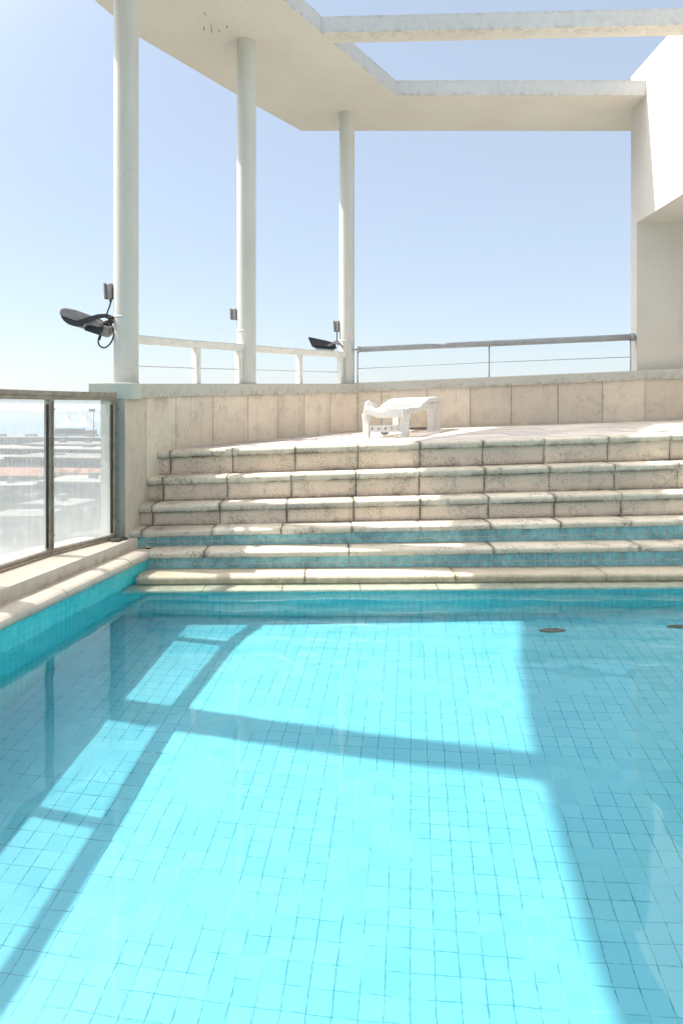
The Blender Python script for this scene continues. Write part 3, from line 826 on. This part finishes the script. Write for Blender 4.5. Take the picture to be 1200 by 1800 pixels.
# ---------------------------------------------------------------- round dark wall dome cut by the right frame edge
D = 10.4
wl = thing('wall_dome', 'round dark grey dome on the shaded wall at the right edge', 'wall lamp', px(1226, 578, D))
mb = MB(); c = px(1226, 578, D); n_ = 28
ring = lambda r_, dy: [mb.v((c.x+math.cos(2*math.pi*k/n_)*r_, c.y-dy, c.z+math.sin(2*math.pi*k/n_)*r_*1.35)) for k in range(n_)]
rs = [ring(.20, 0), ring(.20, .05), ring(.17, .09), ring(.10, .115), ring(.03, .12)]
for a_, b_ in zip(rs, rs[1:]):
    for k in range(n_): mb.face([a_[k], a_[(k+1) % n_], b_[(k+1) % n_], b_[k]], smooth=True)
mb.face(rs[-1]); mb.build('dome', M['boxgrey'], wl)
mb = MB(); rs = [ring(.215, 0), ring(.215, .03), ring(.201, .035)]
for a_, b_ in zip(rs, rs[1:]):
    for k in range(n_): mb.face([a_[k], a_[(k+1) % n_], b_[(k+1) % n_], b_[k]])
mb.build('rim', M['lampgrey'], wl)

# ---------------------------------------------------------------- lounger
Lx, Ly = px(711, 766, 8.35).x, 8.35
ldir = Vector((math.sin(R(21)), math.cos(R(21)), 0)); lw_ = Vector((-math.cos(R(21)), math.sin(R(21)), 0))
def LP(u, v, z):
    p = Vector((Lx, Ly, 0))+ldir*u+lw_*v
    return Vector((p.x, p.y, deckZ(p.x, p.y)+z))
ch = thing('sun_lounger', 'white plastic sun lounger standing alone on the terrace', 'sun lounger', (Lx, Ly, deckZ(Lx, Ly)))
W = .50; LL = 1.50
def seatz(u):      # side profile of the lying surface
    pts = [(-.02, .335), (.12, .350), (.45, .345), (.62, .350), (.86, .405), (1.15, .452), (1.74, .462), (1.84, .445)]
    for (a_, za), (b_, zb) in zip(pts, pts[1:]):
        if u <= b_: 
            f = max(0, (u-a_)/(b_-a_)); f = f*f*(3-2*f); return za+(zb-za)*f
    return pts[-1][1]
# side rails with arches (each a moulded band)
for v in (0.0, W):
    mb = MB(); n_ = 40; prev = None
    for k in range(n_+1):
        u = -.03+(1.80+.03)*k/n_
        top = min(seatz(u), .385)+.012; th = .10
        # arches between the legs
        lo_ = top-th
        
        if .06 < u < 1.28: lo_ = top-.115+.05*math.sin((u-.06)/1.22*math.pi)**.6
        row = [mb.v(LP(u, v-.025, lo_)), mb.v(LP(u, v+.025, lo_)), mb.v(LP(u, v+.03, top-.01)), mb.v(LP(u, v+.015, top)), mb.v(LP(u, v-.015, top)), mb.v(LP(u, v-.03, top-.01))]
        if prev:
            for q in range(6): mb.face([prev[q], row[q], row[(q+1) % 6], prev[(q+1) % 6]])
        else: mb.face(row)
        prev = row
    mb.face(prev[::-1]); mb.build('side_rail', M['white_plastic'], ch)
def leg(u, v, h, flip=1):
    mb = MB(); a_ = LP(u, v, 0); b_ = LP(u+.02*flip, v, h); prev = None
    for k in range(7):
        f = k/6; p = a_.lerp(b_, f); wd = .046+.012*f+(.02*max(0, f-.75)*4); dp = .040+.006*f
        row = []
        for (i_, j_) in ((-1, -1), (1, -1), (1, 1), (-1, 1)): row.append(mb.v(p+ldir*(i_*dp)+lw_*(j_*wd*.8)))
        if prev:
            for q in range(4): mb.face([prev[q], row[q], row[(q+1) % 4], prev[(q+1) % 4]])
        else: mb.face(row[::-1])
        prev = row
    mb.face(prev); mb.build('leg', M['white_plastic'], ch)
for v in (0.0, W):
    leg(.02, v, .29, 1); leg(1.32, v, .33, 1); leg(1.74, v, .33, -1)
# end crossbar with holes
mb = MB()
a0, a1 = LP(.02, .0, .105), LP(.02, W, .105)
for z_ in (.075, .135): mb.sweep([LP(.02, v_, z_) for v_ in (0, W)], [(.015, .014), (-.015, .014), (-.015, -.014), (.015, -.014)])
for k in range(6):
    v_ = W*(k+.5)/6; p = LP(.02, v_, .105); mb.box(p, (.055, .028, .04), rz=-R(21))
mb.build('end_crossbar', M['white_plastic'], ch)
mb = MB(); mb.sweep([LP(-.03+.0, v_, .30+(.05*math.exp(-((v_-W*.93)/.09)**2))) for v_ in [W*k/12 for k in range(13)]], [(.03, .045), (-.03, .045), (-.035, .0), (-.03, -.06), (.03, -.06), (.035, 0)])
mb.build('end_rail', M['white_plastic'], ch)
# slats across the width
mb = MB(); u = .04
while u < .70:
    pts = [LP(u, W*k/6+.0, seatz(u)+.012-.012*math.sin(math.pi*k/6)) for k in range(7)]
    mb.sweep(pts, [(.018, .006), (-.018, .006), (-.02, -.008), (.02, -.008)]); u += .056
mb.build('seat', M['white_plastic'], ch)
mb = MB()
for k in range(9):            # backrest: long ribs running along it
    v = .02+(W-.04)*k/8
    pts = [LP(u_, v, seatz(u_)+.012) for u_ in [.72+1.12*q/14 for q in range(15)]]
    mb.sweep(pts, [(.017, .008), (-.017, .008), (-.017, -.010), (.017, -.010)])
for u_ in (.74, 1.05, 1.4, 1.81):
    mb.sweep([LP(u_, .0+W*q/6, seatz(u_)+.002) for q in range(7)], [(.03, .004), (-.03, .004), (-.03, -.02), (.03, -.02)])
for v in (-.01, W+.01):
    mb.sweep([LP(u_, v, seatz(u_)+.002) for u_ in [.72+1.12*q/14 for q in range(15)]], [(.02, .012), (-.02, .012), (-.024, -.05), (.024, -.05)])
mb.build('backrest', M['white_plastic'], ch)
mb = MB()
for v in (W,):                # low armrest loop at the far side of the foot
    mb.tube(crom([LP(.06, v+.02, .34), LP(.12, v+.03, .415), LP(.22, v+.03, .43), LP(.36, v+.02, .395), LP(.50, v+.01, .355)], 6), .026, 8)
mb.build('armrest', M['white_plastic'], ch)
mb = MB()
for v in (.05, W-.05):
    mb.tube(crom([LP(1.55, v, .44), LP(1.80, v, .30), LP(1.85, v, .15), LP(1.80, v, .02)], 5), .016, 8)
mb.tube([LP(1.80, .05, .02), LP(1.80, W-.05, .02)], .016, 8)
mb.build('support_frame', M['lampgrey'], ch)
mb = MB(); p = LP(.35, W*.55, .0); 
n_ = 14
mb.tube([LP(.30, W*.72, .055), LP(.36, W*.72, .055)], .05, 16); mb.build('wheel', M['lampgrey'], ch)

M['drain'] = mat_simple('tarnished_plate', (.17, .19, .17), .6, .2, var=.25, scale=50)
# ---------------------------------------------------------------- sunken drain covers
for (x_, y_, rr, lab) in ((px(969, 1108, 5.45).x, 5.43, .11, 'brown oval drain cover on the pool floor near the steps'), (2.73, 5.47, .13, 'brown drain cover on the pool floor at the right frame edge')):
    mb = MB(); z = floorZ(y_); n_ = 24
    a_ = [mb.v((x_+math.cos(2*math.pi*k/n_)*rr, y_+math.sin(2*math.pi*k/n_)*rr*.36, z+.004)) for k in range(n_)]
    b_ = [mb.v((x_+math.cos(2*math.pi*k/n_)*rr*.9, y_+math.sin(2*math.pi*k/n_)*rr*.31, z+.016)) for k in range(n_)]
    for k in range(n_): mb.face([a_[k], a_[(k+1) % n_], b_[(k+1) % n_], b_[k]])
    mb.face(b_)
    o = mb.build('drain_cover', M['drain'], loc=(x_, y_, z)); tag(o, lab, 'drain')

# ---------------------------------------------------------------- water surface
def wave(x, y):
    z = 0
    for (lx, a_, th, ph) in ((.9, .28, 1.3, 0), (.55, .20, 1.6, 1.1), (.37, .20, 1.25, 2.0), (.27, .17, 1.8, 4.0), (.21, .13, .7, 5.1), (1.7, .5, 1.5, 3.3)):
        k = 2*math.pi/lx; z += a_*.001*math.sin(k*(x*math.cos(th)+y*math.sin(th))+ph+.7*math.sin(1.3*x-.9*y+ph))
    return z*WAVE
WAVE = .9
mb = MB(); nx, ny = 230, 150; grid = []
for j in range(ny+1):
    f = j/ny; row = []
    for i in range(nx+1):
        g = i/nx; ya = YN-.0; 
        x_l = poolX(YN+(6.0-YN)*f)-.02; x_ = x_l+(XR-x_l)*g
        y0_ = YN-.02; y1_ = stepY(0, x_)+.045; y_ = y0_+(y1_-y0_)*f
        row.append(mb.v((x_, y_, wave(x_, y_))))
    grid.append(row)
for j in range(ny):
    for i in range(nx): mb.face([grid[j][i], grid[j][i+1], grid[j+1][i+1], grid[j+1][i]], smooth=True)
water = mb.build('water', M['water'], fixn=False); water['kind'] = 'structure'
water.cycles.is_caustics_caster = True
for o in bpy.data.objects:
    if o.name.split('.')[0] in ('pool_floor', 'pool_wall', 'sunken_ledge', 'sunken_riser', 'drain_cover'): o.cycles.is_caustics_receiver = True

# ---------------------------------------------------------------- the city and the harbour far below, seen through the glass
GZ = -30.0
def gp(x, y, z=GZ):            # point on the city ground that shows at this pixel
    D = (EYE-z)*1200/(y-715); return ((x-600)/1200*D, D)
M['land'] = mat_simple('city_ground', (.15, .16, .145), .95, var=.25, scale=.05)
M['asphalt'] = mat_simple('asphalt', (.07, .07, .075), .9, var=.15, scale=.2)
M['conc_far'] = mat_simple('pale_concrete', (.30, .285, .26), .85, var=.15, scale=.1)
M['roof_far'] = mat_simple('roof_gravel', (.22, .205, .19), .9, var=.18, scale=.15)
M['facade_far'] = mat_simple('grey_facade', (.12, .14, .165), .6, var=.25, scale=.2)
M['winband'] = mat_simple('window_band', (.06, .09, .13), .25, var=.2, scale=.3)
M['brick_far'] = mat_simple('terracotta', (.34, .15, .10), .85, var=.2, scale=.1)
M['tent'] = mat_simple('white_membrane', (.55, .55, .55), .6, var=.04, scale=.2)
M['leaf'] = mat_simple('tree_leaf', (.075, .115, .045), .8, var=.3, scale=.4)
M['bark'] = mat_simple('tree_bark', (.16, .12, .09), .9, var=.2, scale=1)
m_, nt_, b_ = newmat('sea_water'); t_ = NT(nt_)
b_.inputs['Base Color'].default_value = (.06, .14, .19, 1); b_.inputs['Roughness'].default_value = .18
t_.bump(t_.noise(pos(t_), .25, 5, .6), .6, .6, b_); M['sea'] = m_

mb = MB(); S = 40000
mb.quad([(-S, -S, GZ-1.2), (S, -S, GZ-1.2), (S, S, GZ-1.2), (-S, S, GZ-1.2)]); tag(mb.build('sea', M['sea'], fixn=False), kind='structure')
mb = MB(); mb.prism([(-900, -500), (700, -500), (700, 640), (150, 660), (-120, 700), (-300, 705), (-520, 760), (-900, 740)], GZ-3, GZ)
tag(mb.build('ground', M['land']), kind='structure')
mb = MB()
for yc, wd in ((196, 13), (330, 12), (560, 10)):
    mb.prism([(-700, yc-wd/2-40), (600, yc-wd/2+30), (600, yc+wd/2+30), (-700, yc+wd/2-40)], GZ+.02, GZ+.06)
tag(mb.build('road', M['asphalt']), kind='structure')
# low headland across the bay
mb = MB(); prev = None
for k in range(61):
    x = -3600+k*80; h = max(2, 34*math.exp(-((x+1900)/700)**2)+14*math.exp(-((x+600)/420)**2)+3*math.sin(x*.011))
    row = [mb.v((x, 2500, GZ-2)), mb.v((x, 2600, GZ+h*.7)), mb.v((x, 2900, GZ+h)), mb.v((x, 3500, GZ-2))]
    if prev:
        for q in range(3): mb.face([prev[q], row[q], row[q+1], prev[q+1]], smooth=True)
    prev = row
tag(mb.build('hills', M['land'], fixn=True), kind='structure')

def block(name, label, cx, cy, sx, sy, h, rz, wall, roof, floors=3, group='low buildings in the city below', extra=None):
    t = thing(name, label, 'building', (cx, cy, GZ), group)
    rot = Matrix.Translation((cx, cy, GZ))@Matrix.Rotation(rz, 4, 'Z')
    def bx(c, s_, mat, nm, par=t):
        b = MB(); p = rot@Vector(c); b.box(p, s_, rz=rz); return b.build(nm, mat, par)
    wl_ = bx((0, 0, h/2), (sx, sy, h), wall, 'wall')
    for k in range(floors):
        z = h*(k+.55)/floors
        bx((0, -sy/2-.05, z), (sx*.96, .25, h/floors*.42), M['winband'], 'window_band', t)
        bx((sx/2+.05, 0, z), (.25, sy*.94, h/floors*.42), M['winband'], 'window_band', t)
    rf = bx((0, 0, h+.3), (sx+1, sy+1, .6), roof, 'roof')
    for q in range(extra or 0):
        bx(((q+.5)/extra*sx*.8-sx*.4, sy*.1, h+1.4), (sx*.05+1, 2.2, 1.8), M['conc_far'], 'roof_unit', rf)
    return t
# (pixel x, pixel y of the base, sizes...)
def at(x, y): return gp(x, y)
X, Y = at(52, 790); block('long_building', 'long low harbour building with a pale flat roof along the quay', X, Y, 150, 26, 9, R(-7), M['facade_far'], M['roof_far'], 2, extra=5)
X, Y = at(60, 812); block('long_building', 'long dark fronted shed nearer than the quay building', X, Y, 120, 30, 8, R(-9), M['facade_far'], M['conc_far'], 1, extra=3)
X, Y = at(150, 806); block('long_building', 'wide building with a pale roof standing below the white tents', X, Y, 62, 34, 9, R(-8), M['conc_far'], M['roof_far'], 2, extra=3)
X, Y = at(30, 836); block('long_building', 'pale roofed hall in front of the terracotta strip on the left', X, Y, 95, 24, 8, R(-10), M['facade_far'], M['conc_far'], 2, extra=2)
X, Y = at(140, 838); block('long_building', 'blue grey hall with a light roof right above the terracotta strip', X, Y, 56, 26, 9, R(-10), M['facade_far'], M['roof_far'], 2)
X, Y = at(160, 905); block('grey_block', 'square grey block with a flat pale roof close behind the right pane', X, Y, 22, 16, 10, R(-8), M['facade_far'], M['conc_far'], 3, extra=1)
X, Y = at(18, 885); block('white_block', 'small white block low behind the left pane', X, Y, 16, 12, 6, R(12), M['tent'], M['conc_far'], 2, extra=1)
X, Y = at(105, 925); block('grey_block', 'low grey block nearest to the terrace', X, Y, 14, 11, 6, R(-14), M['conc_far'], M['roof_far'], 2, extra=1)
X, Y = at(48, 950); block('white_block', 'white house with a terrace roof under the left pane', X, Y, 12, 10, 6, R(5), M['tent'], M['roof_far'], 2)
# terracotta rooftop strip
X, Y = at(70, 862); t = thing('terracotta_terrace', 'long terracotta roofed row crossing the city view', 'building', (X, Y, GZ))
mb = MB(); mb.box((X, Y, GZ+3), (170, 10, 6), rz=R(-6)); mb.build('wall', M['conc_far'], t)
mb = MB(); c_, s_ = math.cos(R(-6)), math.sin(R(-6))
q = lambda u, v, z: mb.v((X+u*c_-v*s_, Y+u*s_+v*c_, GZ+z))
a = [q(-86, -6, 6), q(86, -6, 6), q(86, 0, 8.6), q(-86, 0, 8.6)]; b = [q(86, 6, 6), q(-86, 6, 6)]
mb.face(a); mb.face([a[3], a[2], b[0], b[1]]); mb.build('roof', M['brick_far'], t, fixn=False)
# white tent hall
X, Y = gp(128, 782); t = thing('tent_hall', 'white peaked tent roofed hall with a dark glazed front by the water', 'building', (X, Y, GZ))
k_ = Y/1200
mb = MB(); mb.box((X+3*k_, Y, GZ+6), (62*k_, 24, 12)); mb.build('wall', M['conc_far'], t)
mb = MB(); mb.box((X+6*k_, Y-12.2, pxz(757, Y)), (52*k_, .5, 9*k_)); mb.build('glazed_front', M['winband'], t)
for (cx, top, hw) in ((120, 729, 20), (152, 727, 22)):
    mb = MB(); x0 = (cx-600)*k_; zb = pxz(750, Y); zt = pxz(top, Y); n_ = 16; prev = None
    for r_ in range(7):
        f = r_/6; rad = hw*k_*(1-f)**1.25+.3; z = zb+(zt-zb)*f
        row = [mb.v((x0+math.cos(2*math.pi*j/n_)*rad, Y+math.sin(2*math.pi*j/n_)*rad*.7, z)) for j in range(n_)]
        if prev:
            for j in range(n_): mb.face([prev[j], prev[(j+1) % n_], row[(j+1) % n_], row[j]], smooth=True)
        prev = row
    mb.build('tent_roof', M['tent'], t)
# tall mast with a sign box
X, Y = gp(165, 800); t = thing('light_mast', 'tall harbour light mast with a blue grey head behind the right pane', 'mast', (X, Y, GZ)); k_ = Y/1200
mb = MB(); mb.tube([(X, Y, GZ), (X, Y, pxz(719, Y))], [1.1*k_, .7*k_], 10); mb.build('pole', M['facade_far'], t)
mb = MB(); mb.box((X-3*k_, Y, pxz(721, Y)), (10*k_, 4*k_, 5*k_)); mb.build('lamp_head', M['facade_far'], t)
# trees
def tree(x, y, h, r, label):
    X, Y = gp(x, y); t = thing('city_tree', label, 'tree', (X, Y, GZ), 'trees between the buildings below')
    mb = MB(); mb.tube([(X, Y, GZ), (X+.2, Y, GZ+h*.35), (X, Y+.2, GZ+h*.7)], [.35, .26, .12], 7)
    for k in range(4):
        a = k*1.7; mb.tube([(X, Y, GZ+h*.4), (X+math.cos(a)*r*.5, Y+math.sin(a)*r*.5, GZ+h*.7)], [.14, .05], 5)
    mb.build('trunk', M['bark'], t)
    mb = MB()
    cl = [(Vector((X, Y, GZ+h*.66))+Vector((rnd.gauss(0, r*.45), rnd.gauss(0, r*.45), rnd.gauss(0, h*.13)))) for _ in range(11)]
    for k in range(420):
        c = rnd.choice(cl); p = c+Vector((rnd.gauss(0, r*.22), rnd.gauss(0, r*.22), rnd.gauss(0, r*.2))); s_ = rnd.uniform(.25, .5)
        u = Vector((rnd.gauss(0, 1), rnd.gauss(0, 1), rnd.gauss(0, 1))).normalized(); v = u.orthogonal().normalized()
        mb.face([mb.v(p-u*s_), mb.v(p+v*s_*.6), mb.v(p+u*s_), mb.v(p-v*s_*.6)])
    mb.build('crown', M['leaf'], t, fixn=False)
tl = [(112, 872, 9, 5, 'broad dark tree right of the middle fence post, above the grey block'), (128, 866, 8, 4.5, 'dark tree touching the terracotta row'),
      (28, 905, 8, 4, 'tree behind the small white block in the left pane'), (55, 880, 8, 4.2, 'rounded tree below the terracotta row in the left pane'),
      (8, 930, 7, 4, 'tree at the left edge of the picture'), (150, 940, 7, 4, 'low tree at the foot of the right pane'),
      (95, 900, 7, 3.6, 'small tree just right of the middle fence post'), (70, 925, 7, 3.6, 'tree hidden mostly by the middle fence post'),
      (35, 970, 6, 3.4, 'nearest tree under the left pane'), (120, 960, 6, 3.4, 'nearest tree under the right pane'),
      (175, 870, 9, 4.5, 'tree beside the end post of the fence')]
for a in tl: tree(*a)
# parked cars on the road below
mb0 = None
def car(x, y, rz, col, label):
    X, Y = gp(x, y); t = thing('parked_car', label, 'car', (X, Y, GZ), 'cars on the road below')
    rot = Matrix.Translation((X, Y, GZ))@Matrix.Rotation(rz, 4, 'Z')
    mb = MB(); m1 = rot@Matrix.Translation((0, 0, .75)); mb.box(m1.translation, (4.2, 1.75, .7), rz=rz, bev=.12); mb.build('body', col, t)
    mb = MB(); m1 = rot@Matrix.Translation((-.1, 0, 1.3)); mb.box(m1.translation, (2.2, 1.55, .55), rz=rz, bev=.15); mb.build('cabin', M['winband'], t)
    for sx in (-1.3, 1.3):
        for sy in (-.82, .82):
            p = rot@Vector((sx, sy, .33)); p2 = rot@Vector((sx, sy*.86, .33)); mb = MB(); mb.tube([p, p2], .33, 12); mb.build('wheel', M['black'], t)
car(20, 915, R(5), M['tent'], 'white car parked on the road seen low in the left pane')
car(100, 912, R(8), M['brick_far'], 'reddish car parked on the road seen low in the right pane')
car(135, 908, R(8), M['facade_far'], 'blue grey car parked beside the grey block')

# ---------------------------------------------------------------- coastal haze round everything, sky outside
def mat_haze():
    m = bpy.data.materials.new('haze_air'); m.use_nodes = True; nt = m.node_tree; nt.nodes.remove(nt.nodes['Principled BSDF'])
    v = nt.nodes.new('ShaderNodeVolumePrincipled'); v.inputs['Color'].default_value = (.86, .90, .95, 1)
    v.inputs['Density'].default_value = .00035; v.inputs['Anisotropy'].default_value = .2
    nt.links.new(v.outputs[0], nt.nodes['Material Output'].inputs['Volume']); return m
mb = MB(); mb.box((0, 2500, -8), (14000, 9000, 52)); tag(mb.build('haze', mat_haze()), kind='stuff')
